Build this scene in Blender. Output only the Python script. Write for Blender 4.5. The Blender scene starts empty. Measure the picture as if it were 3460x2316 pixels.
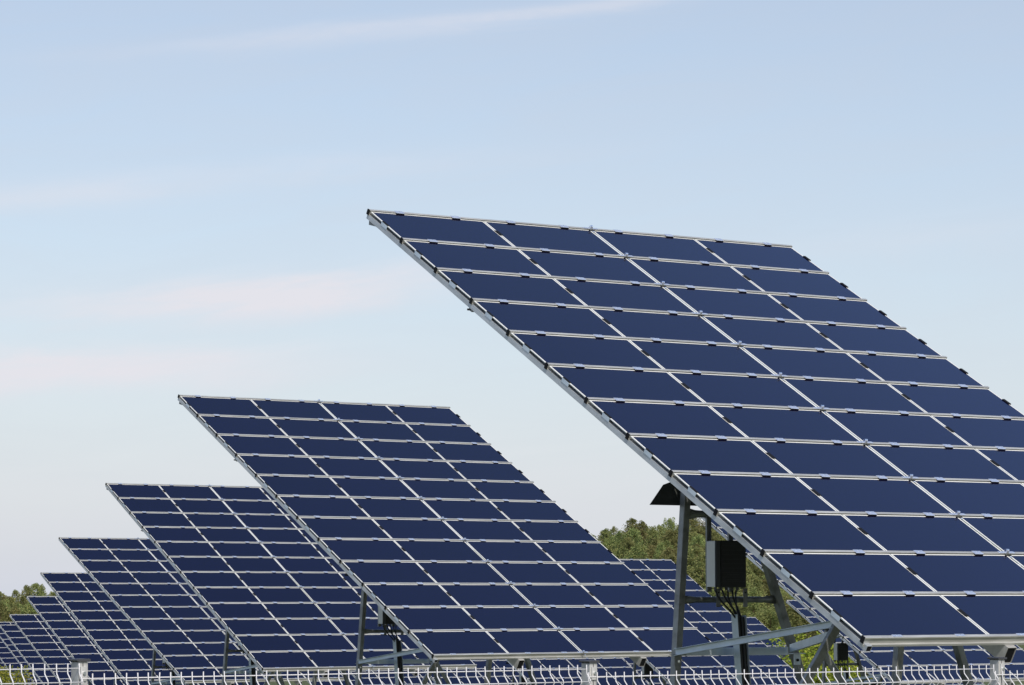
import bpy, math, random
from mathutils import Vector, Matrix
R = math.radians
C = bpy.context.scene
COL = C.collection

# ------------------------------------------------------------------ camera
PITCH = R(4.751)
cam_d = bpy.data.cameras.new("camera")
cam_d.sensor_width = 36.0
cam_d.lens = 36.0 * 10154 / 3460
cam_d.clip_start, cam_d.clip_end = 0.1, 20000
cam = bpy.data.objects.new("camera", cam_d)
cam.location = (0, 0, 0)
cam.rotation_euler = (math.pi / 2 + PITCH, 0, 0)
COL.objects.link(cam)
C.camera = cam

# ------------------------------------------------------------------ light
SUN_DIR = Vector((0.33, -0.94, 0.88)).normalized()      # towards the sun
SUN_EL = math.asin(SUN_DIR.z)
SUN_AZ = math.atan2(SUN_DIR.x, SUN_DIR.y)               # clockwise from +Y
SKY_STRENGTH = 0.113
C.view_settings.view_transform = 'Standard'
C.view_settings.look = 'None'
C.view_settings.exposure = 0.3
C.view_settings.gamma = 1.0
C.view_settings.use_curve_mapping = False
sun_d = bpy.data.lights.new("sun", 'SUN')
sun_d.energy, sun_d.angle, sun_d.color = 2.7, R(0.53), (1.0, 0.95, 0.87)
sun = bpy.data.objects.new("sun", sun_d)
sun.rotation_euler = SUN_DIR.to_track_quat('Z', 'Y').to_euler()
sun.location = (20, -20, 40)
COL.objects.link(sun)

world = bpy.data.worlds.new("World")
C.world = world
world.use_nodes = True
wt = world.node_tree
wt.nodes.clear()


class NT:
    """tiny helper for node graphs"""
    def __init__(s, tree): s.t = tree
    def n(s, kind, **kw):
        nd = s.t.nodes.new(kind)
        for k, v in kw.items(): setattr(nd, k, v)
        return nd
    def link(s, a, b): s.t.links.new(a, b)
    def put(s, sock, v):
        if hasattr(v, 'is_output'): s.link(v, sock)
        else: sock.default_value = v
    def math(s, op, a, b=0.0, c=0.0):
        nd = s.n('ShaderNodeMath', operation=op)
        for i, v in enumerate((a, b, c)): s.put(nd.inputs[i], v)
        return nd.outputs[0]
    def noise(s, vec, scale, detail=4, rough=.55, dist=0.0):
        nd = s.n('ShaderNodeTexNoise')
        if vec is not None: s.link(vec, nd.inputs['Vector'])
        nd.inputs['Scale'].default_value = scale
        nd.inputs['Detail'].default_value = detail
        nd.inputs['Roughness'].default_value = rough
        nd.inputs['Distortion'].default_value = dist
        return nd.outputs['Fac']
    def comb(s, x, y, z=0.0):
        nd = s.n('ShaderNodeCombineXYZ')
        for i, v in enumerate((x, y, z)): s.put(nd.inputs[i], v)
        return nd.outputs[0]
    def ramp(s, fac, stops):
        nd = s.n('ShaderNodeValToRGB')
        s.link(fac, nd.inputs[0])
        e = nd.color_ramp.elements
        while len(e) < len(stops): e.new(0.5)
        for el, (p, c) in zip(e, stops):
            el.position = p
            el.color = (c, c, c, 1) if isinstance(c, (int, float)) else (*c, 1)
        return nd.outputs[0]
    def mix(s, fac, a, b):
        nd = s.n('ShaderNodeMix', data_type='RGBA')
        s.put(nd.inputs[0], fac)
        for i, v in ((6, a), (7, b)): s.put(nd.inputs[i], v if hasattr(v, 'is_output') else (*v, 1))
        return nd.outputs[2]


def build_sky():
    w = NT(wt)
    sky = w.n('ShaderNodeTexSky', sky_type='NISHITA')
    sky.sun_disc = False
    sky.sun_elevation = SUN_EL
    sky.sun_rotation = SUN_AZ
    sky.altitude = 250
    sky.air_density, sky.dust_density, sky.ozone_density = 1.0, 1.2, 1.6
    tc = w.n('ShaderNodeTexCoord')
    sep = w.n('ShaderNodeSeparateXYZ')
    w.link(tc.outputs['Generated'], sep.inputs[0])
    x, y, z = sep.outputs
    az = w.math('ARCTAN2', x, y)                       # bearing of the direction, radians
    el = w.math('ARCSINE', z)
    # thin high cloud veils: streaks stretched along the bearing, slightly rising to the east
    rot = w.math('SUBTRACT', el, w.math('MULTIPLY', az, 0.10))
    v1 = w.comb(w.math('MULTIPLY', az, 10.0), w.math('MULTIPLY', rot, 52.0))
    n1 = w.noise(v1, 1.0, 6, .6, .8)
    v2 = w.comb(w.math('MULTIPLY', az, 34.0), w.math('MULTIPLY', rot, 130.0), 3.1)
    n2 = w.noise(v2, 1.0, 5, .62, .6)
    veil = None
    # bands: centre bearing, half width, elevation, half height, strength  (radians)
    for (a0, aw, e0, eh, st, tilt) in ((-.075, .085, .1395, .0040, 0.22, .07),
                                       (.015, .075, .1925, .0026, 0.42, .13),
                                       (-.060, .07, .1860, .0026, 0.36, .10),
                                       (-.170, .060, .1285, .0042, 0.48, .06),
                                       (-.088, .065, .0985, .0066, 1.30, .06),
                                       (-.145, .070, .0725, .0066, 1.25, .05),
                                       (-.05, .20, .030, .022, 0.25, .0),
                                       (.13, .06, .116, .006, 0.18, .08)):
        da = w.math('DIVIDE', w.math('SUBTRACT', az, a0), aw)
        de = w.math('DIVIDE', w.math('SUBTRACT', w.math('SUBTRACT', el, w.math('MULTIPLY', w.math('SUBTRACT', az, a0), tilt)), e0), eh)
        wob = w.math('MULTIPLY', w.math('SUBTRACT', n1, .5), 3.4)
        de = w.math('ADD', de, wob)
        r2 = w.math('ADD', w.math('MULTIPLY', da, da), w.math('MULTIPLY', de, de))
        g = w.math('MULTIPLY', w.math('EXPONENT', w.math('MULTIPLY', r2, -1.0)), st)
        veil = g if veil is None else w.math('ADD', veil, g)
    tex = w.ramp(n2, [(0.22, 0.45), (0.72, 1.0)])
    front = w.math('GREATER_THAN', y, 0.0)
    veil = w.math('MULTIPLY', w.math('MULTIPLY', veil, tex), front)
    # broad soft haze; bluish part above the view is added to brighten panel reflections
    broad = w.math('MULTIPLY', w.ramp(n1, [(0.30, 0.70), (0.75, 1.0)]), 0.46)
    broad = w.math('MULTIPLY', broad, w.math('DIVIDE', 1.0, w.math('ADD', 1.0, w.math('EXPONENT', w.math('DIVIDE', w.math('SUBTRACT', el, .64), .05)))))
    low = w.math('EXPONENT', w.math('MULTIPLY', w.math('MAXIMUM', el, 0.0), -9.0))
    low = w.math('MULTIPLY', low, 0.72)
    veil = w.math('MINIMUM', veil, 0.9)
    scale = w.n('ShaderNodeVectorMath', operation='SCALE')
    w.link(sky.outputs[0], scale.inputs[0])
    scale.inputs['Scale'].default_value = 1.0
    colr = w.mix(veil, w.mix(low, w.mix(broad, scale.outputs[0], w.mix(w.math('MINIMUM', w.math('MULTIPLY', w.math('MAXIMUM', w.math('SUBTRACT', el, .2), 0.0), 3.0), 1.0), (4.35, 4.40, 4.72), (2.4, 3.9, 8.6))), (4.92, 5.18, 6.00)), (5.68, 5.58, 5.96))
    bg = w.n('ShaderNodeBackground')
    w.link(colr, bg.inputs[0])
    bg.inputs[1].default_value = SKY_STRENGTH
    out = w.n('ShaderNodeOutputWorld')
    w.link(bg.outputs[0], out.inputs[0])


build_sky()

# ------------------------------------------------------------------ materials
MATS = {}


def mat(name, color, rough=.5, metal=0.0, spec=.5, var=0.0, var_scale=6.0, second=None, bump=0.0, objrand=0.0, stretch=None):
    m = bpy.data.materials.new(name)
    m.use_nodes = True
    t = NT(m.node_tree)
    b = m.node_tree.nodes['Principled BSDF']
    b.inputs['Roughness'].default_value = rough
    b.inputs['Metallic'].default_value = metal
    b.inputs['Specular IOR Level'].default_value = spec
    b.inputs['Base Color'].default_value = (*color, 1)
    if var or second:
        tc = t.n('ShaderNodeTexCoord')
        vec = tc.outputs['Object']
        if stretch:
            mp = t.n('ShaderNodeMapping')
            mp.inputs['Scale'].default_value = stretch
            t.link(vec, mp.inputs[0])
            vec = mp.outputs[0]
        f = t.noise(vec, var_scale, 6, .6)
        f = t.ramp(f, [(0.32, 0.0), (0.68, 1.0)])
        lo = tuple(c * (1 - var) for c in color)
        hi = second or tuple(min(1, c * (1 + var)) for c in color)
        col = t.mix(f, lo, hi)
        if objrand:
            oi = t.n('ShaderNodeObjectInfo')
            hsv = t.n('ShaderNodeHueSaturation')
            t.link(col, hsv.inputs['Color'])
            t.link(t.math('ADD', 1 - objrand / 2, t.math('MULTIPLY', oi.outputs['Random'], objrand)), hsv.inputs['Value'])
            col = hsv.outputs[0]
        t.link(col, b.inputs['Base Color'])
        if bump:
            bp = t.n('ShaderNodeBump')
            bp.inputs['Strength'].default_value = bump
            bp.inputs['Distance'].default_value = 0.01
            t.link(f, bp.inputs['Height'])
            t.link(bp.outputs[0], b.inputs['Normal'])
        t.link(t.math('ADD', rough - .06, t.math('MULTIPLY', f, .12)), b.inputs['Roughness'])
    MATS[name] = m
    return m


def glass_material():
    m = bpy.data.materials.new("panel_glass")
    m.use_nodes = True
    t = NT(m.node_tree)
    b = m.node_tree.nodes['Principled BSDF']
    tc = t.n('ShaderNodeTexCoord')
    oi = t.n('ShaderNodeObjectInfo')
    off = t.n('ShaderNodeVectorMath', operation='ADD')
    t.link(tc.outputs['Object'], off.inputs[0])
    rnd = t.math('MULTIPLY', oi.outputs['Random'], 37.0)
    t.link(t.comb(rnd, rnd, rnd), off.inputs[1])
    f = t.noise(off.outputs[0], 1.3, 4, .6)
    col = t.mix(f, (.0012, .0010, .0125), (.0018, .0015, .0160))
    hsv = t.n('ShaderNodeHueSaturation')
    t.link(col, hsv.inputs['Color'])
    t.link(t.math('ADD', .92, t.math('MULTIPLY', oi.outputs['Random'], .16)), hsv.inputs['Value'])
    # a few dried splashes and dust specks on the glass
    spk = t.noise(off.outputs[0], 26.0, 2, .5)
    spk = t.ramp(spk, [(0.80, 0.0), (0.84, 1.0)])
    zone = t.ramp(t.noise(off.outputs[0], 1.1, 1, .5), [(0.60, 0.0), (0.66, 0.35)])
    col2 = t.mix(t.math('MULTIPLY', spk, zone), hsv.outputs[0], (.28, .31, .38))
    t.link(col2, b.inputs['Base Color'])
    dust = t.noise(off.outputs[0], 3.0, 5, .65)
    t.link(t.math('ADD', .07, t.math('MULTIPLY', dust, .10)), b.inputs['Roughness'])
    b.inputs['IOR'].default_value = 1.5
    b.inputs['Specular IOR Level'].default_value = 0.95
    b.inputs['Specular Tint'].default_value = (.70, .69, 1.0, 1)
    MATS['glass'] = m


glass_material()
mat('margin', (.80, .775, .70), .35, 0, .5, .05, 3)
mat('edge', (.55, .60, .58), .3)
mat('back', (.03, .035, .04), .5)
mat('rail', (.46, .448, .41), .42, .35, .5, .18, 3.0, (.58, .57, .53), 0, .08, (1.0, 14, 14))
mat('galv', (.46, .48, .49), .42, .45, .5, .16, 7.0, (.66, .685, .70), .15, .10, (1, .35, 1))
mat('girder', (.40, .39, .36), .5, .35, .5, .15, 7.0, (.52, .50, .46), .1)
mat('leg_steel', (.21, .213, .205), .45, .45, .5, .25, 7.0, (.36, .37, .36), .2, .15)
mat('zinc', (.76, .80, .88), .30, .65, .5, .06, 20)
mat('bolt', (.85, .87, .9), .18, 1.0)
mat('rubber', (.009, .009, .010), .7, 0, .2)
mat('strut', (.58, .66, .73), .38, .45, .5, .10, 6.0, (.68, .76, .82))
mat('box_side', (.78, .77, .71), .5, .1, .5, .05, 5)
mat('box_front', (.028, .028, .031), .35, 0, .5)
mat('box_trim', (.06, .065, .072), .45)
mat('cable', (.010, .010, .012), .45)
mat('fence_paint', (.68, .66, .65), .42, 0, .5, .04, 9)
mat('post_steel', (.44, .425, .39), .5, .25, .5, .16, 14.0, (.60, .585, .55), .1, .1)
mat('cap', (.05, .05, .055), .5)
mat('hood', (.055, .058, .05), .6)
mat('bark', (.16, .10, .065), .9, 0, .2, .3, 4.0)


def leaf_material(name, dark, mid, light, rough=.75, transl=.25):
    m = bpy.data.materials.new(name)
    m.use_nodes = True
    t = NT(m.node_tree)
    b = m.node_tree.nodes['Principled BSDF']
    geo = t.n('ShaderNodeNewGeometry')
    oi = t.n('ShaderNodeObjectInfo')
    n = t.noise(geo.outputs['Position'], .55, 5, .7)
    mixv = t.math('ADD', t.math('MULTIPLY', n, .75), t.math('MULTIPLY', geo.outputs['Random Per Island'], .30))
    c = t.n('ShaderNodeValToRGB')
    t.link(mixv, c.inputs[0])
    e = c.color_ramp.elements
    e.new(.5)
    for el, (p, col) in zip(e, ((.32, dark), (.5, mid), (.72, light))):
        el.position, el.color = p, (*col, 1)
    hsv = t.n('ShaderNodeHueSaturation')
    t.link(c.outputs[0], hsv.inputs['Color'])
    t.link(t.math('ADD', .465, t.math('MULTIPLY', oi.outputs['Random'], .065)), hsv.inputs['Hue'])
    t.link(t.math('ADD', .75, t.math('MULTIPLY', oi.outputs['Random'], .5)), hsv.inputs['Value'])
    t.link(hsv.outputs[0], b.inputs['Base Color'])
    b.inputs['Roughness'].default_value = rough
    b.inputs['Specular IOR Level'].default_value = .25
    tr = t.n('ShaderNodeBsdfTranslucent')
    t.link(hsv.outputs[0], tr.inputs[0])
    mx = t.n('ShaderNodeMixShader')
    mx.inputs[0].default_value = transl
    t.link(b.outputs[0], mx.inputs[1])
    t.link(tr.outputs[0], mx.inputs[2])
    t.link(mx.outputs[0], m.node_tree.nodes['Material Output'].inputs[0])
    MATS[name] = m


leaf_material('pine', (.095, .125, .042), (.240, .268, .090), (.400, .375, .140), .75, .35)
leaf_material('bush_leaf', (.110, .160, .016), (.280, .330, .034), (.480, .440, .075), .6, .4)


def ground_material():
    m = bpy.data.materials.new("grass")
    m.use_nodes = True
    t = NT(m.node_tree)
    b = m.node_tree.nodes['Principled BSDF']
    geo = t.n('ShaderNodeNewGeometry')
    n1 = t.noise(geo.outputs['Position'], .25, 5, .6)
    n2 = t.noise(geo.outputs['Position'], 9.0, 4, .7)
    c1 = t.mix(n1, (.075, .105, .026), (.200, .185, .075))
    c2 = t.mix(t.ramp(n2, [(.3, 0.0), (.7, 1.0)]), (.030, .050, .012), c1)
    t.link(c2, b.inputs['Base Color'])
    b.inputs['Roughness'].default_value = .9
    bp = t.n('ShaderNodeBump')
    bp.inputs['Distance'].default_value = .06
    t.link(n2, bp.inputs['Height'])
    t.link(bp.outputs[0], b.inputs['Normal'])
    MATS['grass'] = m


ground_material()


# ------------------------------------------------------------------ mesh building
class MB:
    def __init__(s):
        s.v, s.f, s.m, s.mats = [], [], [], []
    def mi(s, name):
        if name not in s.mats: s.mats.append(name)
        return s.mats.index(name)
    def poly(s, pts, mt):
        i = len(s.v)
        s.v += [tuple(p) for p in pts]
        s.f.append(tuple(range(i, i + len(pts))))
        s.m.append(s.mi(mt))
    def box(s, x0, x1, y0, y1, z0, z1, mt, ch=0.0):
        if ch:
            return s.prism([(x0 + ch, z0), (x1 - ch, z0), (x1, z0 + ch), (x1, z1 - ch), (x1 - ch, z1), (x0 + ch, z1), (x0, z1 - ch), (x0, z0 + ch)],
                           lambda a, b, c: (a, c, b), y0, y1, mt)
        i = len(s.v)
        s.v += [(x0, y0, z0), (x1, y0, z0), (x1, y1, z0), (x0, y1, z0), (x0, y0, z1), (x1, y0, z1), (x1, y1, z1), (x0, y1, z1)]
        for q in ((0, 3, 2, 1), (4, 5, 6, 7), (0, 1, 5, 4), (1, 2, 6, 5), (2, 3, 7, 6), (3, 0, 4, 7)):
            s.f.append(tuple(i + k for k in q))
            s.m.append(s.mi(mt))
    def prism(s, prof, fn, c0, c1, mt):
        """closed profile [(a,b)] extruded from c0 to c1; fn(a,b,c) -> xyz"""
        n, i = len(prof), len(s.v)
        s.v += [fn(a, b, c0) for a, b in prof] + [fn(a, b, c1) for a, b in prof]
        k = s.mi(mt)
        for j in range(n):
            s.f.append((i + j, i + (j + 1) % n, i + n + (j + 1) % n, i + n + j)); s.m.append(k)
        s.f.append(tuple(i + j for j in range(n - 1, -1, -1))); s.m.append(k)
        s.f.append(tuple(i + n + j for j in range(n))); s.m.append(k)
    def bar(s, p0, p1, w, h, mt, up=(0, 0, 1), ch=.004):
        """square-section bar between two points (w across, h along 'up')"""
        p0, p1 = Vector(p0), Vector(p1)
        d = (p1 - p0).normalized()
        a = d.cross(Vector(up)).normalized()
        b = a.cross(d).normalized()
        w, h = w / 2, h / 2
        prof = [(-w + ch, -h), (w - ch, -h), (w, -h + ch), (w, h - ch), (w - ch, h), (-w + ch, h), (-w, h - ch), (-w, -h + ch)]
        L = (p1 - p0).length
        s.prism(prof, lambda x, y, c: tuple(p0 + a * x + b * y + d * c), 0, L, mt)
    def chan(s, p0, p1, w, h, th, mt, up=(0, 0, 1), side=1):
        """C channel: web of height h, flanges of width w"""
        p0, p1 = Vector(p0), Vector(p1)
        d = (p1 - p0).normalized()
        a = d.cross(Vector(up)).normalized() * side
        b = Vector(up) - d * d.dot(Vector(up)); b.normalize()
        h2 = h / 2
        prof = [(0, -h2), (w, -h2), (w, -h2 + th), (th, -h2 + th), (th, h2 - th), (w, h2 - th), (w, h2), (0, h2)]
        s.prism(prof, lambda x, y, c: tuple(p0 + a * x + b * y + d * c), 0, (p1 - p0).length, mt)
    def tube(s, pts, r, mt, seg=8, caps=True):
        pts = [Vector(p) for p in pts]
        k = s.mi(mt)
        rings = []
        ref = Vector((0.31, 0.17, .93))
        for j, p in enumerate(pts):
            d = (pts[min(j + 1, len(pts) - 1)] - pts[max(j - 1, 0)]).normalized()
            if abs(d.dot(ref)) > .95: ref = Vector((1, .1, 0))
            a = d.cross(ref).normalized(); b = d.cross(a)
            rr = r[j] if isinstance(r, (list, tuple)) else r
            i = len(s.v)
            if isinstance(rr, (list, tuple)):   # flattened section (ra, rb)
                a = d.cross(Vector((0, 1, 0))).normalized(); b = d.cross(a)
                ra, rb = rr
            else: ra = rb = rr
            s.v += [tuple(p + a * ra * math.cos(2 * math.pi * q / seg) + b * rb * math.sin(2 * math.pi * q / seg)) for q in range(seg)]
            rings.append(i)
        for i, j in zip(rings, rings[1:]):
            for q in range(seg):
                s.f.append((i + q, i + (q + 1) % seg, j + (q + 1) % seg, j + q)); s.m.append(k)
        if caps:
            s.f.append(tuple(rings[0] + q for q in range(seg - 1, -1, -1))); s.m.append(k)
            s.f.append(tuple(rings[-1] + q for q in range(seg))); s.m.append(k)
    def add(s, other, off=(0, 0, 0)):
        i = len(s.v)
        s.v += [(x + off[0], y + off[1], z + off[2]) for x, y, z in other.v]
        mp = [s.mi(n) for n in other.mats]
        s.f += [tuple(i + k for k in f) for f in other.f]
        s.m += [mp[k] for k in other.m]
    def mesh(s, name, smooth=False):
        me = bpy.data.meshes.new(name)
        me.from_pydata(s.v, [], s.f)
        for n in s.mats: me.materials.append(MATS[n])
        me.polygons.foreach_set('material_index', s.m)
        if smooth: me.polygons.foreach_set('use_smooth', [True] * len(s.f))
        me.update()
        return me


def put(name, me, parent=None, loc=(0, 0, 0), rot=(0, 0, 0)):
    o = bpy.data.objects.new(name, me)
    COL.objects.link(o)
    if parent: o.parent = parent
    o.location, o.rotation_euler = loc, rot
    return o


def tag(o, label=None, cat=None, group=None, kind=None):
    for k, v in (('label', label), ('category', cat), ('group', group), ('kind', kind)):
        if v: o[k] = v
    return o


# ------------------------------------------------------------------ the solar table
W, PIT, TILT, NR = 4.86, 0.62348, R(29.47), 12
MW, MH, MT = 1.2, 0.5935, 0.0068            # one glass laminate
ZC = 3.42                                    # table centre above its foot
CU = [0.012, 1.2215, 2.4385, 3.648]          # left edge of every column of laminates
CU[2] = 2.442
CU[3] = 3.6515
ct, st = math.cos(TILT), math.sin(TILT)


def P(u, v, n):
    """table plane (u along rails from the left, v down the slope from the top, n out of the glass) -> local xyz"""
    y = -(v - PIT * 6)
    return (u - W / 2, y * ct - n * st, ZC + y * st + n * ct)


def panel_mesh():
    b = MB()
    mg = .0135
    w, h, t = MW, MH, MT
    x = (0, mg, w - mg, w); y = (0, -mg, -h + mg, -h)
    b.poly([(x[1], y[2], 0), (x[2], y[2], 0), (x[2], y[1], 0), (x[1], y[1], 0)], 'glass')
    for q in ([(0, 3), (1, 2), (2, 2), (3, 3)], [(3, 3), (2, 2), (2, 1), (3, 0)], [(3, 0), (2, 1), (1, 1), (0, 0)], [(0, 0), (1, 1), (1, 2), (0, 3)]):
        b.poly([(x[i], y[j], 0) for i, j in q], 'margin')
    b.poly([(0, 0, -t), (w, 0, -t), (w, -h, -t), (0, -h, -t)], 'back')
    c = [(0, 0), (0, -h), (w, -h), (w, 0)]
    for (a0, b0), (a1, b1) in zip(c, c[1:] + c[:1]):
        b.poly([(a0, b0, -t), (a1, b1, -t), (a1, b1, 0), (a0, b0, 0)], 'edge')
    return b.mesh('solar_panel')


# profile in (down-slope d, normal n); the rail stands between two laminates
RAIL_PROF = [(-.0150, .0105), (.0090, .0105), (.0105, .0088), (.0105, .0060), (.0065, .0040), (.0065, -.0280), (.0130, -.0300), (.0130, -.0390), (-.0150, -.0390)]
FIRST_PROF = RAIL_PROF
LAST_PROF = [(-.0150, .0105), (.0120, .0105), (.0135, .0088), (.0135, -.0010), (.0070, -.0050), (.0070, -.0400), (.0240, -.0420), (.0240, -.0580), (-.0150, -.0580)]


def rail_mb(k):
    b = MB()
    prof = LAST_PROF if k == NR else RAIL_PROF
    for (u0, u1) in ((0.004, 2.424), (2.436, W + .012)):
        b.prism(prof, lambda d, n, c: (c, -d, n), u0, u1, 'rail')
    return b


def clamp_mb(last=False):
    b = MB()
    hw = .044
    b.box(-hw, hw, -.010, .019, .0110, .0140, 'zinc')
    b.tube([(0, .004, .0138), (0, .004, .0185)], .006, 'bolt', 6)
    if not last:
        b.prism([(.0105, .0142), (.017, .0148), (.026, .0152), (.030, .0130), (.0300, .0108), (.026, .0118), (.010, .0108)],
                lambda d, n, c: (c, -d, n), -hw, hw, 'zinc')
        b.box(-hw + .002, hw - .002, -.0315, -.0120, .0004, .0106, 'rubber')
    return b


def cap_mb(last=False):
    b = MB()
    b.box(-.006, .0035, -.016, .017, -.036, .0135, 'rubber')
    return b


def joint_mb():
    b = MB()
    for s in (-1, 1):
        b.box(min(s * .008, s * .085), max(s * .008, s * .085), -.012, .016, .0110, .0140, 'zinc')
        for q in (.022, .070): b.tube([(s * q, .002, .0138), (s * q, .002, .0180)], .006, 'bolt', 6)
        b.box(s * .010 - .002, s * .010 + .002, -.012, .016, .0142, .032, 'zinc')
    b.tube([(-.014, .002, .034), (.016, .002, .034)], .0085, 'bolt', 6)
    b.tube([(0, .002, .014), (0, .002, .042)], .005, 'bolt', 6)
    b.tube([(-.012, -.060, .006), (.006, -.060, .006)], .006, 'zinc', 6)
    b.box(-.035, .03, -.034, -.026, .001, .006, 'rubber')
    return b


def mid_clip_mb():
    b = MB()
    b.box(-.012, .026, -.050, .050, .0006, .0055, 'rubber')
    b.box(-.003, .0045, -.048, .048, -.03, .0004, 'rubber')
    return b


def left_clip_mb():
    b = MB()
    b.box(.0005, .0205, -.050, .050, .0006, .0060, 'rubber')
    b.box(-.0030, .0002, -.052, .052, -.033, .0002, 'strut')
    return b


def right_clip_mb():
    b = MB()
    b.box(-.016, .012, -.048, .048, .0006, .0080, 'rubber')
    b.box(.003, .012, -.048, .048, -.03, .0004, 'rubber')
    return b


CL_U = [.315, .915, 1.520, 2.120]
CL_U = CL_U + [u + 2.43 for u in CL_U]
CLIP_U = [('l', .010), ('m', (CU[0] + MW + CU[1]) / 2), ('m', (CU[2] + MW + CU[3]) / 2), ('r', CU[3] + MW)]
MESH = {}


def build_meshes():
    MESH['panel'] = panel_mesh()
    for k in (0, NR):
        MESH['rail%d' % k] = rail_mb(k).mesh('rail')
    MESH['clamp'] = clamp_mb().mesh('clamp')
    MESH['clampL'] = clamp_mb(True).mesh('clamp')
    MESH['cap'] = cap_mb().mesh('end_cap')
    MESH['joint'] = joint_mb().mesh('joint_bracket')
    MESH['clip_m'] = mid_clip_mb().mesh('edge_clip')
    MESH['clip_l'] = left_clip_mb().mesh('edge_clip')
    MESH['clip_r'] = right_clip_mb().mesh('edge_clip')
    row = MB()
    for u in CL_U: row.add(clamp_mb(), (u, 0, 0))
    MESH['clamp_row'] = row.mesh('clamp')
    # plain versions for tables far away: fittings inside the rail's own mesh
    for nm, k in (('far_first', 0), ('far_mid', 1), ('far_last', NR)):
        b = rail_mb(k)
        for u in CL_U: b.add(clamp_mb(k == NR), (u, 0, 0))
        b.add(cap_mb()); b.add(joint_mb(), (2.43, 0, 0))
        if k != NR:
            for kind, u in CLIP_U:
                b.add({'l': left_clip_mb, 'm': mid_clip_mb, 'r': right_clip_mb}[kind](), (u, -PIT * .46, 0))
        MESH[nm] = b.mesh('rail')
    L = PIT * NR
    # side beam: C section, closed side outwards
    b = MB()
    for (u0, u1, n0, n1) in ((-.014, .034, -.0365, -.0340), (-.014, .034, -.0800, -.0775), (-.014, -.0115, -.0775, -.0365), (.0315, .034, -.0775, -.0365)):
        b.box(u0, u1, -L - .055, .02, n0, n1, 'galv')
    b.box(-.0113, .0313, -L - .050, -L - .045, -.0773, -.0367, 'rubber')
    MESH['side_beam'] = b.mesh('side_beam')
    b = MB()
    b.prism([(.014, -.040), (-.034, -.040), (-.034, -.043), (.011, -.043), (.011, -.097), (-.034, -.097), (-.034, -.100), (.014, -.100)],
            lambda u, n, c: (u, -c, n), -.02, L - .05, 'galv')
    MESH['side_beam_r'] = b.mesh('side_beam')
    b = MB()
    for (u0, u1, n0, n1) in ((-.035, .055, -.0630, -.0600), (-.035, .055, -.1900, -.1870), (-.035, -.032, -.1870, -.0630), (.052, .055, -.1870, -.0630)):
        b.box(u0, u1, -L - .060, -.35, n0, n1, 'girder')
    b.box(-.0318, .0518, -L - .052, -L - .045, -.1868, -.0632, 'rubber')
    MESH['girder'] = b.mesh('girder')
    legs = [((-.953, .55, 3.42), (-1.245, .55, -.30), (0, 1, 0)), ((-.640, .55, 3.42), (.800, .55, -.30), (0, 1, 0)),
            ((.555, -.5, 2.92), (.197, -.5, -.30), (0, 1, 0)), ((.500, -.5, 2.92), (1.700, -.5, -.30), (0, 1, 0)),
            ((-.53, -1.47, 2.42), (-1.80, -.58, -.30), (.4, .6, .3)), ((-.985, -1.15, 1.43), (-.09, -1.77, -.30), (.4, .6, .3))]
    for i, (a, c, up) in enumerate(legs):
        b = MB(); b.bar(a, c, .066 if i < 5 else .052, .066 if i < 5 else .052, 'leg_steel', up); MESH['leg%d' % i] = b.mesh('leg')
    MESH['nleg'] = len(legs)
    for i, (x0, x1, z, y, r) in enumerate(((-1.01, -.30, 2.547, .55, .030), (-1.06, -.03, 1.836, .55, .025))):
        b = MB()
        n = 14
        pts, rr = [], []
        for j in range(n + 1):
            t = j / n
            e = min(t, 1 - t) * (x1 - x0)
            k = max(0.0, min(1.0, (e - .05) / .07))
            k = k * k * (3 - 2 * k)
            pts.append((x0 + (x1 - x0) * t, y, z))
            rr.append((r * (1.45 - .45 * k), r * (.22 + .78 * k)))
        b.tube(pts, rr, 'leg_steel', 12)
        MESH['xtube%d' % i] = b.mesh('cross_tube', True)
    b = MB(); b.chan((-1.155, .505, 1.405), (-.90, -1.215, 1.655), .03, .056, .004, 'strut', (0, 0, 1), 1); MESH['strut0'] = b.mesh('strut')
    b = MB(); b.chan((-1.150, .512, 1.408), (.055, .512, 1.402), .03, .066, .004, 'strut', (0, 0, 1), -1); MESH['strut1'] = b.mesh('strut')
    b = MB(); b.chan((.05, .49, 1.425), (-.87, -1.20, 1.585), .03, .066, .004, 'strut', (0, 0, 1), -1); MESH['strut2'] = b.mesh('strut')
    for i, (x, z, m) in enumerate(((-1.130, 1.335, 'leg_steel'), (.150, 1.330, 'strut'))):
        b = MB()
        b.box(x - .035, x + .035, .508, .514, z - .045, z + .045, m)
        b.box(x - .065, x + .075, .490, .540, z + .048, z + .053, m)
        b.tube([(x, .506, z - .005), (x, .498, z - .005)], .013, 'rubber' if i else 'bolt', 6)
        MESH['plate%d' % i] = b.mesh('bracket_plate')
    # inverter and what hangs with it
    b = MB()
    b.box(-.815, -.500, .408, .520, 1.940, 2.322, 'box_side', .004)
    b.box(-.8175, -.4975, .400, .4075, 1.936, 2.326, 'box_trim')
    for q in range(5):
        x = -.775 + q * .058
        b.tube([(x, .455, 1.9385), (x, .455, 1.912)], .013, 'box_trim', 8)
    MESH['inverter'] = b.mesh('inverter_box')
    b = MB()
    b.box(-.765, -.5005, .390, .3995, 1.944, 2.320, 'box_front', .003)
    b.box(-.812, -.770, .3935, .3995, 1.944, 2.320, 'box_trim')
    for q in range(9): b.box(-.755, -.512, .3878, .3899, 1.985 + q * .037, 1.9875 + q * .037, 'box_trim')
    b.box(-.705, -.575, .3860, .3875, 2.000, 2.004, 'box_trim'); b.box(-.705, -.575, .3860, .3875, 2.040, 2.044, 'box_trim')
    MESH['inverter_front'] = b.mesh('front_cover')
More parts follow.
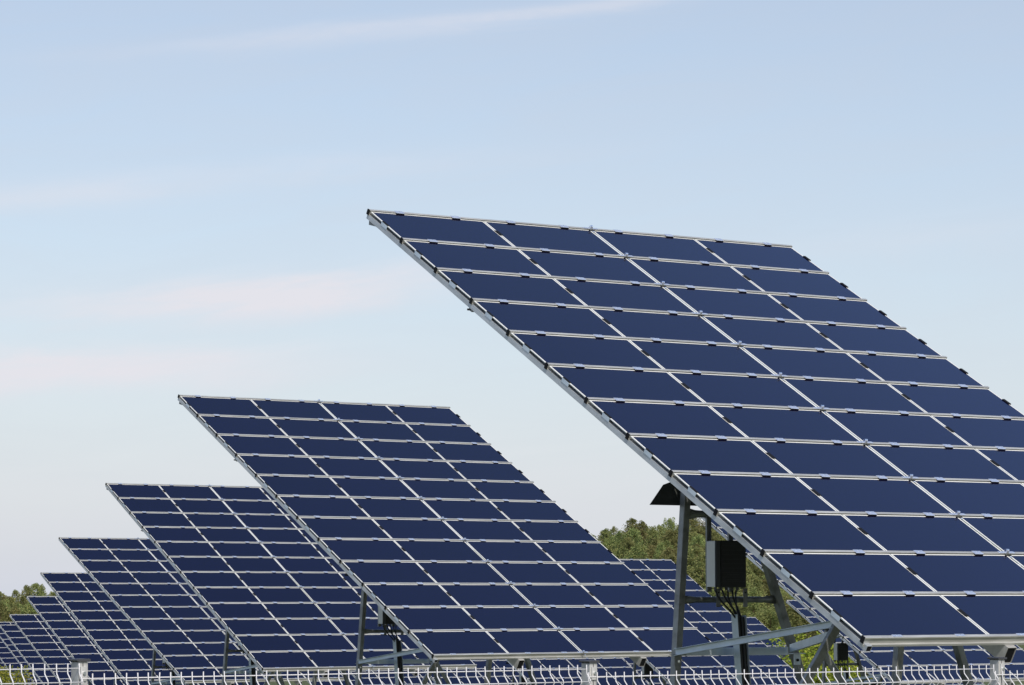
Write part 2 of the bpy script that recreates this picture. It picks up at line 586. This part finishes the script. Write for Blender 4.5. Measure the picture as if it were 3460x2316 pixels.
    for i, (x, xb) in enumerate(((-.790, -.70), (-.557, -.41))):
        b = MB()
        b.chan((x, .535, 1.900), (x, .535, 2.560), .02, .048, .003, 'leg_steel', (1, 0, 0), -1)
        b.box(xb - .022, xb + .022, .510, .515, 1.775, 1.925, 'leg_steel')
        b.box(min(x, xb) - .022, max(x, xb) + .022, .510, .545, 1.925, 1.930, 'leg_steel')
        b.tube([(xb, .509, 1.895), (xb, .505, 1.895)], .006, 'rubber', 6)
        MESH['hanger%d' % i] = b.mesh('hanger_rail')
    random.seed(4)
    cb = [(-.775, -.600), (-.717, -.580), (-.659, -.565), (-.601, -.550), (-.543, -.548)]
    for i, (x0, x1) in enumerate(cb):
        b = MB()
        pts = []
        for j in range(15):
            t = j / 14
            z = 1.914 - t * .62
            s = min(1, t * 2.2); s = s * s * (3 - 2 * s)
            bow = math.sin(min(1, t * 1.4) * math.pi) * (.018 + .007 * i) * (1 if i % 2 else -.6)
            pts.append((x0 + (x1 - x0) * s + bow * .6 + .035 * t * (t > .4), .455 - .06 * s - .02 * math.sin(t * 5 + i), z))
        b.tube(pts, .0080, 'cable', 6)
        MESH['cable%d' % i] = b.mesh('cable', True)
    b = MB()
    b.bar((-.628, .391, 1.715), (-.470, .391, -.25), .0035, .082, 'strut', (0, 1, 0), .001)
    b.bar((-.533, .391, 1.705), (-.375, .391, -.25), .0035, .082, 'strut', (0, 1, 0), .001)
    b.bar((-.5805, .4305, 1.715), (-.4225, .4305, -.25), .0915, .0035, 'strut', (0, 1, 0), .001)
    MESH['duct'] = b.mesh('cable_duct')
    b = MB()
    b.bar((-.580, .398, 1.690), (-.4215, .398, -.2), .088, .055, 'cable', (0, 1, 0))
    for dx in (-.025, .012): b.tube([(-.580 + dx, .366, 1.70), (-.515 + dx, .364, .9), (-.43 + dx, .366, -.1)], .0075, 'box_trim', 6)
    MESH['duct_in'] = b.mesh('duct_cover')
    b = MB()
    pr = [(-1.335, 2.617), (-.55, 2.617), (-.74, 2.80), (-1.05, 2.812), (-1.125, 2.79)]
    b.prism(pr, lambda x, z, c: (x, c + (z - 2.617) * .5, z), .615, .621, 'hood')
    b.box(-1.328, -.557, .596, .6155, 2.6175, 2.621, 'hood')
    MESH['hood'] = b.mesh('rain_hood')
    b = MB()
    b.prism([(.0, -.081), (.15, -.081), (.14, -.090), (.02, -.125)], lambda v, n, c: (c, -v, n), .030, .075, 'leg_steel')
    MESH['end_bracket'] = b.mesh('end_bracket')
    b = MB()
    b.box(.015, .05, -1.90, -1.85, -.100, -.0803, 'leg_steel')
    b.tube([(-.01, -1.87, -.091), (.03, -1.87, -.091)], .009, 'rubber', 6)
    MESH['lug'] = b.mesh('hinge_lug')


build_meshes()


def solar_table(tl, yaw, label, near, dx=0.0):
    """tl: world position of the table's top-left corner"""
    root = bpy.data.objects.new('solar_table', None)
    COL.objects.link(root)
    o = P(0, 0, 0)
    c, s = math.cos(yaw), math.sin(yaw)
    root.location = (tl[0] - (o[0] * c - o[1] * s), tl[1] - (o[0] * s + o[1] * c), tl[2] - o[2])
    root.rotation_euler = (0, 0, yaw)
    root.empty_display_size = .3
    tag(root, label, 'solar panels', 'solar panel tables of the park')
    tr = (TILT, 0, 0)
    for k in range(NR):
        v0 = PIT * k + (PIT - MH) / 2 + .0015
        for u in CU:
            put('solar_panel', MESH['panel'], root, P(u, v0, 0), tr)
    for k in range(NR + 1):
        key = 'first' if k == 0 else 'last' if k == NR else 'mid'
        if not near:
            put('rail', MESH['far_' + key], root, P(0, PIT * k, 0), tr)
            continue
        r = put('rail', MESH['rail%d' % (NR if k == NR else 0)], root, P(0, PIT * k, 0), tr)
        put('end_cap', MESH['cap'], r)
        put('joint_bracket', MESH['joint'], r, (2.43, 0, 0))
        if k == 0:
            put('clamp', MESH['clamp_row'], r)['kind'] = 'stuff'
        else:
            for u in CL_U: put('clamp', MESH['clampL' if k == NR else 'clamp'], r, (u, 0, 0))
        if k < NR:
            for kind, u in CLIP_U:
                put('edge_clip', MESH['clip_' + kind], root, P(u, PIT * (k + .46), 0), tr)
    put('side_beam', MESH['side_beam'], root, P(.025, 0, 0), tr)
    put('side_beam', MESH['side_beam_r'], root, P(W - .06, 0, 0), tr)
    for u in (1.40, 3.46): put('girder', MESH['girder'], root, P(u, 0, 0), tr)
    if near:
        put('end_bracket', MESH['end_bracket'], root, P(0, 0, 0), tr)
        put('hinge_lug', MESH['lug'], root, P(0, 0, 0), tr)
        for i in range(2): put('bracket_plate', MESH['plate%d' % i], root, (dx, 0, 0))
    for i in range(MESH['nleg']): put('leg', MESH['leg%d' % i], root, (dx, 0, 0))
    for i in range(2): put('cross_tube', MESH['xtube%d' % i], root, (dx, 0, 0))
    for i in range(3): put('strut', MESH['strut%d' % i], root, (dx, 0, 0))
    inv = put('inverter_box', MESH['inverter'], root, (dx, 0, 0))
    put('front_cover', MESH['inverter_front'], inv)
    for i in range(2): put('hanger_rail', MESH['hanger%d' % i], root, (dx, 0, 0))
    for i in range(5): put('cable', MESH['cable%d' % i], root, (dx, 0, 0))
    d = put('cable_duct', MESH['duct'], root, (dx, 0, 0))
    put('duct_cover', MESH['duct_in'], d)
    put('rain_hood', MESH['hood'], root, (dx, 0, 0))
    return root


YAW = R(35.2)
TABLES = [
    ((-1.268, 26.396, 3.363), R(34.78), 'largest and nearest table of blue panels, with a black inverter box beneath', True),
    ((-4.886, 43.992, 2.874), R(36.47), 'second largest table of blue panels, standing directly behind the largest one', True, .08),
    ((-8.418, 62.354, 2.245), R(34.76), 'third table back in the long outer row, partly hidden by the second largest', True),
    ((-12.180, 81.000, 1.460), R(37.6), 'fourth table back in the long outer row of solar tables', False),
    ((-15.473, 99.005, 0.635), YAW, 'fifth table back in the long outer row, its top corner just above the forest', False),
    ((-18.800, 116.80, -0.165), YAW, 'sixth table back in the long outer row, its top corner against the trees', False),
    ((-22.650, 136.00, -1.010), YAW, 'seventh table back in the long outer row, low behind the fence post', False),
    ((-25.500, 150.20, -1.625), YAW, 'eighth table back in the long outer row, cut off by the picture edge', False),
    ((-29.000, 167.50, -1.660), YAW, 'ninth table back in the long outer row, only its top rail showing under the trees', False),
    ((-32.600, 185.50, -2.450), YAW, 'tenth table back in the long outer row, a sliver at the left picture edge', False),
    ((-36.200, 203.50, -2.850), YAW, 'farthest table of the long outer row, low at the left picture edge', False),
    ((4.387, 69.638, 1.792), YAW, 'table in the middle row whose left edge shows through the legs of the largest table', False),
    ((0.842, 88.380, 0.976), YAW, 'table in the middle row standing before the pine forest, right of the second largest table', False),
    ((-2.640, 106.30, 0.170), YAW, 'table in the middle row seen low under the lower edge of the second largest table', False),
    ((-6.000, 124.10, -0.620), YAW, 'sixth table of the middle row, mostly hidden by the nearer tables', False),
    ((-9.700, 143.20, -1.500), YAW, 'seventh table of the middle row, only slivers of it showing under nearer tables', False),
    ((-12.900, 158.00, -2.080), YAW, 'last table of the middle row, only slivers of it showing under nearer tables', False),
    ((10.262, 112.786, -0.305), YAW, 'small distant table in the inner row, its corner below the inverter cross tube', False),
    ((6.892, 131.896, -1.118), YAW, 'small distant table in the inner row, left of the open cable duct', False),
    ((3.200, 150.50, -1.980), YAW, 'last small table of the inner row, low behind the white fence', False),
]


# ------------------------------------------------------------------ terrain
A_, B_ = (12.83, 7.3), (-3.6, 18.1)
T0 = (-1.268, 26.396)
PROF = [(-9, 0.0), (-0.4, 0.0), (0, 0), (1, -.49), (2, -1.12), (3, -1.92), (4, -2.73), (5, -3.52), (6, -4.40), (7, -4.98), (8, -5.3), (9.5, -6.2), (13, -8.3), (16, -9.4), (20, -9.7)]


def lerp_table(tab, x):
    if x <= tab[0][0]: return tab[0][1]
    for (x0, y0), (x1, y1) in zip(tab, tab[1:]):
        if x <= x1: return y0 + (y1 - y0) * (x - x0) / (x1 - x0)
    return tab[-1][1]


# height of the tree tops over the bearing (tan of bearing, top height at 560 m)
TOPS = [(-.40, 1.0), (-.17, -.5), (-.15, -.3), (-.10, 2.5), (.0, 9.5), (.026, 11.6), (.033, 12.5), (.043, 13.3), (.055, 13.7), (.062, 14.6), (.075, 13.0), (.12, 14), (.2, 13), (.5, 10)]
D_TOP, D_FOOT, TREE_H = 560.0, 420.0, 9.0


def ground_z(x, y):
    dx, dy = x - T0[0], y - T0[1]
    det = A_[0] * B_[1] - A_[1] * B_[0]
    a = (dx * B_[1] - dy * B_[0]) / det
    b = (A_[0] * dy - A_[1] * dx) / det
    z = 3.363 - 5.26 + lerp_table(PROF, b + .3) - .46 * max(-3, min(4, a))
    if y > 300:
        t = x / y
        top = lerp_table(TOPS, t) - TREE_H + .3
        foot = -14.5
        k = min(1.0, max(0.0, (y - D_FOOT + 40) / (D_TOP - D_FOOT + 40)))
        k = k * k * (3 - 2 * k) * .35 + k * .65
        hz = foot + (top - foot) * k
        if y > D_TOP: hz = top - (y - D_TOP) * .02
        w = min(1, (y - 300) / 80.0)
        z = z * (1 - w) + hz * w
    return z


def build_ground():
    xs = sorted(set([x for x in range(-60, 61, 4)] + [x for x in range(-400, 401, 20)] + [-4000, -2000, -1000, -600, 600, 1000, 2000, 4000]))
    ys = sorted(set([y for y in range(-60, 181, 4)] + [y for y in range(180, 801, 14)] + [-2000, -600, -200, 1000, 1500, 3000, 6000]))
    v = [(x, y, ground_z(x, y) if y < 900 else min(-5, ground_z(x, 800)) - (y - 800) * .01) for y in ys for x in xs]
    n = len(xs)
    f = [(j * n + i, j * n + i + 1, (j + 1) * n + i + 1, (j + 1) * n + i) for j in range(len(ys) - 1) for i in range(n - 1)]
    me = bpy.data.meshes.new('ground')
    me.from_pydata(v, [], f)
    me.materials.append(MATS['grass'])
    me.polygons.foreach_set('use_smooth', [True] * len(f))
    tag(put('ground', me), kind='structure')


build_ground()
for t in TABLES: solar_table(*t)


# ------------------------------------------------------------------ fence
def build_fence():
    p1, step = Vector((-1.702, 11.915)), Vector((2.0363, 1.4675))
    ang = math.atan2(step.y, step.x)
    L = step.length
    tops = {-2: -.260, -1: -.299, 0: -.340, 1: -.374, 2: -.405, 3: -.44}
    root = bpy.data.objects.new('wire_fence', None)
    COL.objects.link(root)
    root.location = (p1.x, p1.y, -1.75)
    root.rotation_euler = (0, 0, ang)
    tag(root, 'white welded wire mesh fence with kinked top and grey posts running along the bottom', 'fence')
    H = 1.36
    b = MB()
    r = .0027
    nw = 50
    zs = []
    random.seed(8)
    for i in range(nw + 1):
        x = .006 + i * (L - .012) / nw + random.uniform(-.0012, .0012)
        pts = [(0, .020), (0, -.014), (-.003, -.020), (-.029, -.046), (-.032, -.054), (-.029, -.062), (-.003, -.088), (0, -.094), (0, -1.10),
               (-.003, -1.106), (-.032, -1.140), (-.003, -1.174), (0, -1.18), (0, -1.30)]
        b.tube([(x + random.uniform(-.001, .001), y, z) for y, z in pts], r, 'fence_paint', 6)
    for z, y in ((0, .0045), (-.054, -.0270), (-.108, .0045), (-.308, .0045), (-.508, .0045), (-.708, .0045), (-.908, .0045), (-1.09, .0045), (-1.140, -.0270), (-1.19, .0045), (-1.28, .0045)):
        b.tube([(0, y, z), (L / 3, y, z - .0006), (2 * L / 3, y, z - .0004), (L, y, z)], r, 'fence_paint', 6)
    me = b.mesh('mesh_panel', True)
    for i in range(-2, 4):
        put('mesh_panel', me, root, (L * i, 0, tops[i] + 1.75))
    b = MB()
    b.box(-.021, .021, .012, .072, -1.60, 0, 'post_steel', .004)
    b.box(-.002, .0005, .0105, .0119, -.30, -.004, 'cap')
    pm = b.mesh('post')
    b = MB()
    b.box(-.030, .030, .004, .080, .0005, .011, 'cap', .003)
    cm = b.mesh('post_cap')
    b = MB()
    b.box(-.014, .012, .004, .0118, -.075, -.020, 'post_steel')
    b.tube([(0, .004, -.045), (0, -.004, -.045)], .007, 'bolt', 6)
    bm_ = b.mesh('wire_clip')
    for i, top in ((-1, -.235), (0, -.273), (1, -.312), (2, -.330), (3, -.37)):
        p = put('post', pm, root, (L * i + {0: .018, 2: .062}.get(i, .042), 0, top + 1.75))
        put('post_cap', cm, p)
        put('wire_clip', bm_, p, (0, 0, 0))


build_fence()


# ------------------------------------------------------------------ trees
def spray(b, c, d, size, mt, rnd, n=3):
    """a clump of small faces round a point, pointing roughly along d"""
    for _ in range(n):
        q = Vector((rnd.gauss(0, 1), rnd.gauss(0, 1), rnd.gauss(0, .8)))
        a = (d + q * .6).normalized()
        s = q.cross(a)
        if s.length < .01: continue
        s.normalize()
        L, w = size * rnd.uniform(.7, 1.3), size * rnd.uniform(.28, .5)
        o = c + q * size * .45
        b.poly([o - s * w * .4, o + a * L * .5 - s * w, o + a * L, o + a * L * .55 + s * w], mt)


def puff(b, c, r, mt, rnd, n, big=1.0):
    """needle clump: small faces over a ball, turned outwards and up, with ragged tips"""
    for _ in range(n):
        q = Vector((rnd.gauss(0, 1), rnd.gauss(0, 1), rnd.gauss(.25, 1))).normalized()
        o = c + q * r * rnd.uniform(.75, 1.08)
        nr = (q + Vector((rnd.gauss(0, .35), rnd.gauss(0, .35), rnd.gauss(.25, .35)))).normalized()
        a = nr.cross(Vector((rnd.gauss(0, 1), rnd.gauss(0, 1), rnd.gauss(0, 1)))).normalized()
        e = nr.cross(a)
        L, w = r * big * rnd.uniform(.17, .32), r * big * rnd.uniform(.10, .19)
        b.poly([o - a * L, o - e * w + nr * r * .1, o + a * L * 1.2 - nr * r * .1, o + e * w + nr * r * .1], mt)


def pine_meshes(seed, h, rad, whorls=11):
    rnd = random.Random(seed)
    t = MB()
    top = h * .97
    lean = (rnd.uniform(-.15, .15), rnd.uniform(-.15, .15))
    cx = lambda z: (lean[0] * (z / h) ** 2, lean[1] * (z / h) ** 2)
    t.tube([(*cx(z), z) for z in (-.6, h * .25, h * .55, h * .8, top)], [.16, .13, .09, .05, .015], 'bark', 7)
    cr = MB()
    for i in range(whorls):
        f = i / (whorls - 1)
        z = h * (.14 + .82 * f)
        env = rad * (1 - f ** 3.2) ** .55 * (.55 + .45 * min(1, f * 3)) * rnd.uniform(.78, 1.12) + .10
        nb = max(3, int(6 - 2 * f))
        a0 = rnd.uniform(0, 6.28)
        for j in range(nb):
            a = a0 + 6.283 * j / nb + rnd.uniform(-.35, .35)
            ln = env * rnd.uniform(.55, 1.15)
            up = rnd.uniform(.05, .35) + .5 * f
            d = Vector((math.cos(a), math.sin(a), up)).normalized()
            base = Vector((*cx(z), z + rnd.uniform(-.2, .2)))
            t.tube([base, base + d * ln * .9], [.035 * (1 - f) + .012, .008], 'bark', 4, False)
            ns = max(1, int(ln / .55))
            for q in range(ns):
                g = (q + .75) / ns
                c = base + d * ln * g + Vector((rnd.gauss(0, .12), rnd.gauss(0, .12), rnd.gauss(0, .10)))
                puff(cr, c, rnd.uniform(.32, .56) * (1.15 - .35 * f), 'pine', rnd, 64)
    for _ in range(4):
        puff(cr, Vector((*cx(top), top - rnd.uniform(.1, 1.0))) + Vector((rnd.gauss(0, .14), rnd.gauss(0, .14), 0)), rnd.uniform(.2, .34), 'pine', rnd, 34)
    for _ in range(16):
        dz = rnd.uniform(.1, 1.3)
        a = rnd.uniform(0, 6.28)
        spray(cr, Vector((cx(top)[0] + math.cos(a) * dz * .4, cx(top)[1] + math.sin(a) * dz * .4, top - dz)), Vector((math.cos(a) * .5, math.sin(a) * .5, 1)), .26, 'pine', rnd, 2)
    for _ in range(420):                                # loose needles that break the clumps' outline
        f = rnd.random() ** .8
        a = rnd.uniform(0, 6.28)
        e = rad * (1 - f ** 3.2) ** .55 * rnd.uniform(.75, 1.12)
        z = h * (.14 + .82 * f)
        spray(cr, Vector((cx(z)[0] + math.cos(a) * e, cx(z)[1] + math.sin(a) * e, z)), Vector((math.cos(a), math.sin(a), .7)), .24, 'pine', rnd, 2)
    return t.mesh('trunk'), cr.mesh('crown')


PINES = [pine_meshes(11 + i, TREE_H * k, r) for i, (k, r) in enumerate(((1.0, 2.3), (1.05, 1.8), (.90, 2.6), (1.10, 2.0), (.96, 1.9)))]
FAR_H = [TREE_H * k for k in (1.0, 1.04, .93, 1.08, .97)]


def pine(x, y, i, scale, label, rz):
    z = ground_z(x, y)
    root = bpy.data.objects.new('pine_tree', None)
    COL.objects.link(root)
    root.location = (x, y, z)
    root.rotation_euler = (0, 0, rz)
    root.scale = (scale[0], scale[0], scale[1])
    root.empty_display_size = .3
    tag(root, label, 'pine tree', 'pine trees of the forest edge')
    put('trunk', PINES[i][0], root)
    put('crown', PINES[i][1], root)


def build_forest():
    rnd = random.Random(5)
    count = 0
    # trees one can see: right of the second table, and at the far left
    for r in range(16):
        y0 = D_TOP - r * 8.6
        for lo, hi, side in ((.0215, .128, 'r'), (-.190, -.148, 'l')):
            if side == 'l' and r > 12: continue
            dx = 2.55 / y0
            t = lo + rnd.uniform(0, dx)
            while t < hi:
                tt = t + rnd.uniform(-.3, .3) * dx
                y = y0 + rnd.uniform(-3, 3)
                # leave out what stands wholly behind the largest table
                pxx = 1730 + 10154 * tt
                ptop = 2002 - 10154 * (ground_z(tt * y, y) + TREE_H) / y
                edge = 2420 + (ptop + 60 - 1730) * 1.16
                t += dx * rnd.uniform(.8, 1.25)
                if side == 'r' and pxx > max(edge, 2440) + 60: continue
                big = rnd.random()
                sc = (rnd.uniform(.75, 1.35), rnd.uniform(.72, 1.12))
                if r == 0: sc = (sc[0] * .95, rnd.uniform(.70, 1.10))
                lab = 'pine tree in the green forest on the slope behind the solar tables' if side == 'r' else 'pine tree in the patch of forest at the far end of the long outer row'
                pine(tt * y, y, rnd.randrange(5), sc, lab, rnd.uniform(0, 6.28))
                count += 1
    return count


N_PINES = build_forest()


def forest_mass():
    """the rest of the wood, hidden behind the tables from here"""
    rnd = random.Random(77)
    b = MB()
    for r in range(5):
        y0 = D_TOP + 6 - r * 24
        t = -.42
        while t < .55:
            t += rnd.uniform(3.0, 5.0) / y0
            if (.018 < t < .125 or -.195 < t < -.146): continue
            y = y0 + rnd.uniform(-10, 10)
            x = t * y
            z = ground_z(x, y)
            h, rad = TREE_H * rnd.uniform(.85, 1.05), rnd.uniform(1.6, 2.4)
            b.tube([(x, y, z - .5), (x, y, z + h * .9)], [.16, .04], 'bark', 5, False)
            for _ in range(17):
                f = rnd.random() ** .8
                a = rnd.uniform(0, 6.28)
                e = rad * (1 - f ** 3) ** .6 * rnd.uniform(.3, .95)
                puff(b, Vector((x + math.cos(a) * e, y + math.sin(a) * e, z + h * (.16 + .82 * f))), rnd.uniform(.65, 1.0), 'pine', rnd, 24, 1.9)
    o = put('forest', b.mesh('forest'))
    tag(o, 'far pine wood closing the field behind the rows of solar tables', 'forest', kind='stuff')


forest_mass()


def bush(x, y, w, h, label, seed, ztop=None):
    rnd = random.Random(seed)
    z = ground_z(x, y)
    if ztop is not None: h = ztop - z
    t, c = MB(), MB()
    for i in range(9):
        a = rnd.uniform(0, 6.28)
        e = Vector((math.cos(a) * w * .45 * rnd.random(), math.sin(a) * w * .45 * rnd.random(), h * rnd.uniform(.55, .9)))
        t.tube([(0, 0, -.1), e * .5 + Vector((0, 0, .1)), e], [.04, .025, .008], 'bark', 5, False)
    lumps = [(Vector((rnd.uniform(-.42, .42) * w, rnd.uniform(-.3, .3) * w, h * rnd.uniform(.25, .86))), rnd.uniform(.16, .26) * min(w, h)) for _ in range(22)]
    for p, r in lumps:
        for _ in range(170):
            d = Vector((rnd.gauss(0, 1), rnd.gauss(0, 1), rnd.gauss(0, 1))).normalized()
            q = p + d * r * rnd.uniform(.75, 1.08)
            if q.z < .1 or q.z > h: continue
            spray(c, q, d, .105, 'bush_leaf', rnd, 2)
    root = bpy.data.objects.new('leafy_bush', None)
    COL.objects.link(root)
    root.location = (x, y, z)
    tag(root, label, 'bush', 'yellow-green bushes beyond the tables')
    put('trunk', t.mesh('trunk'), root)
    put('crown', c.mesh('crown'), root)


bush(12.2, 125.0, 3.8, 4, 'yellow-green leafy bush filling the gap left of the slanting front leg of the largest table', 3, -1.50)
bush(14.9, 126.5, 3.6, 4, 'yellow-green leafy bush behind the small sunlit inverter box, right of the slanting front leg', 9, -1.70)
bush(-24.2, 142.0, 3.4, 3, 'yellow-green bush low behind the fence beside the eighth solar table', 21, -3.55)
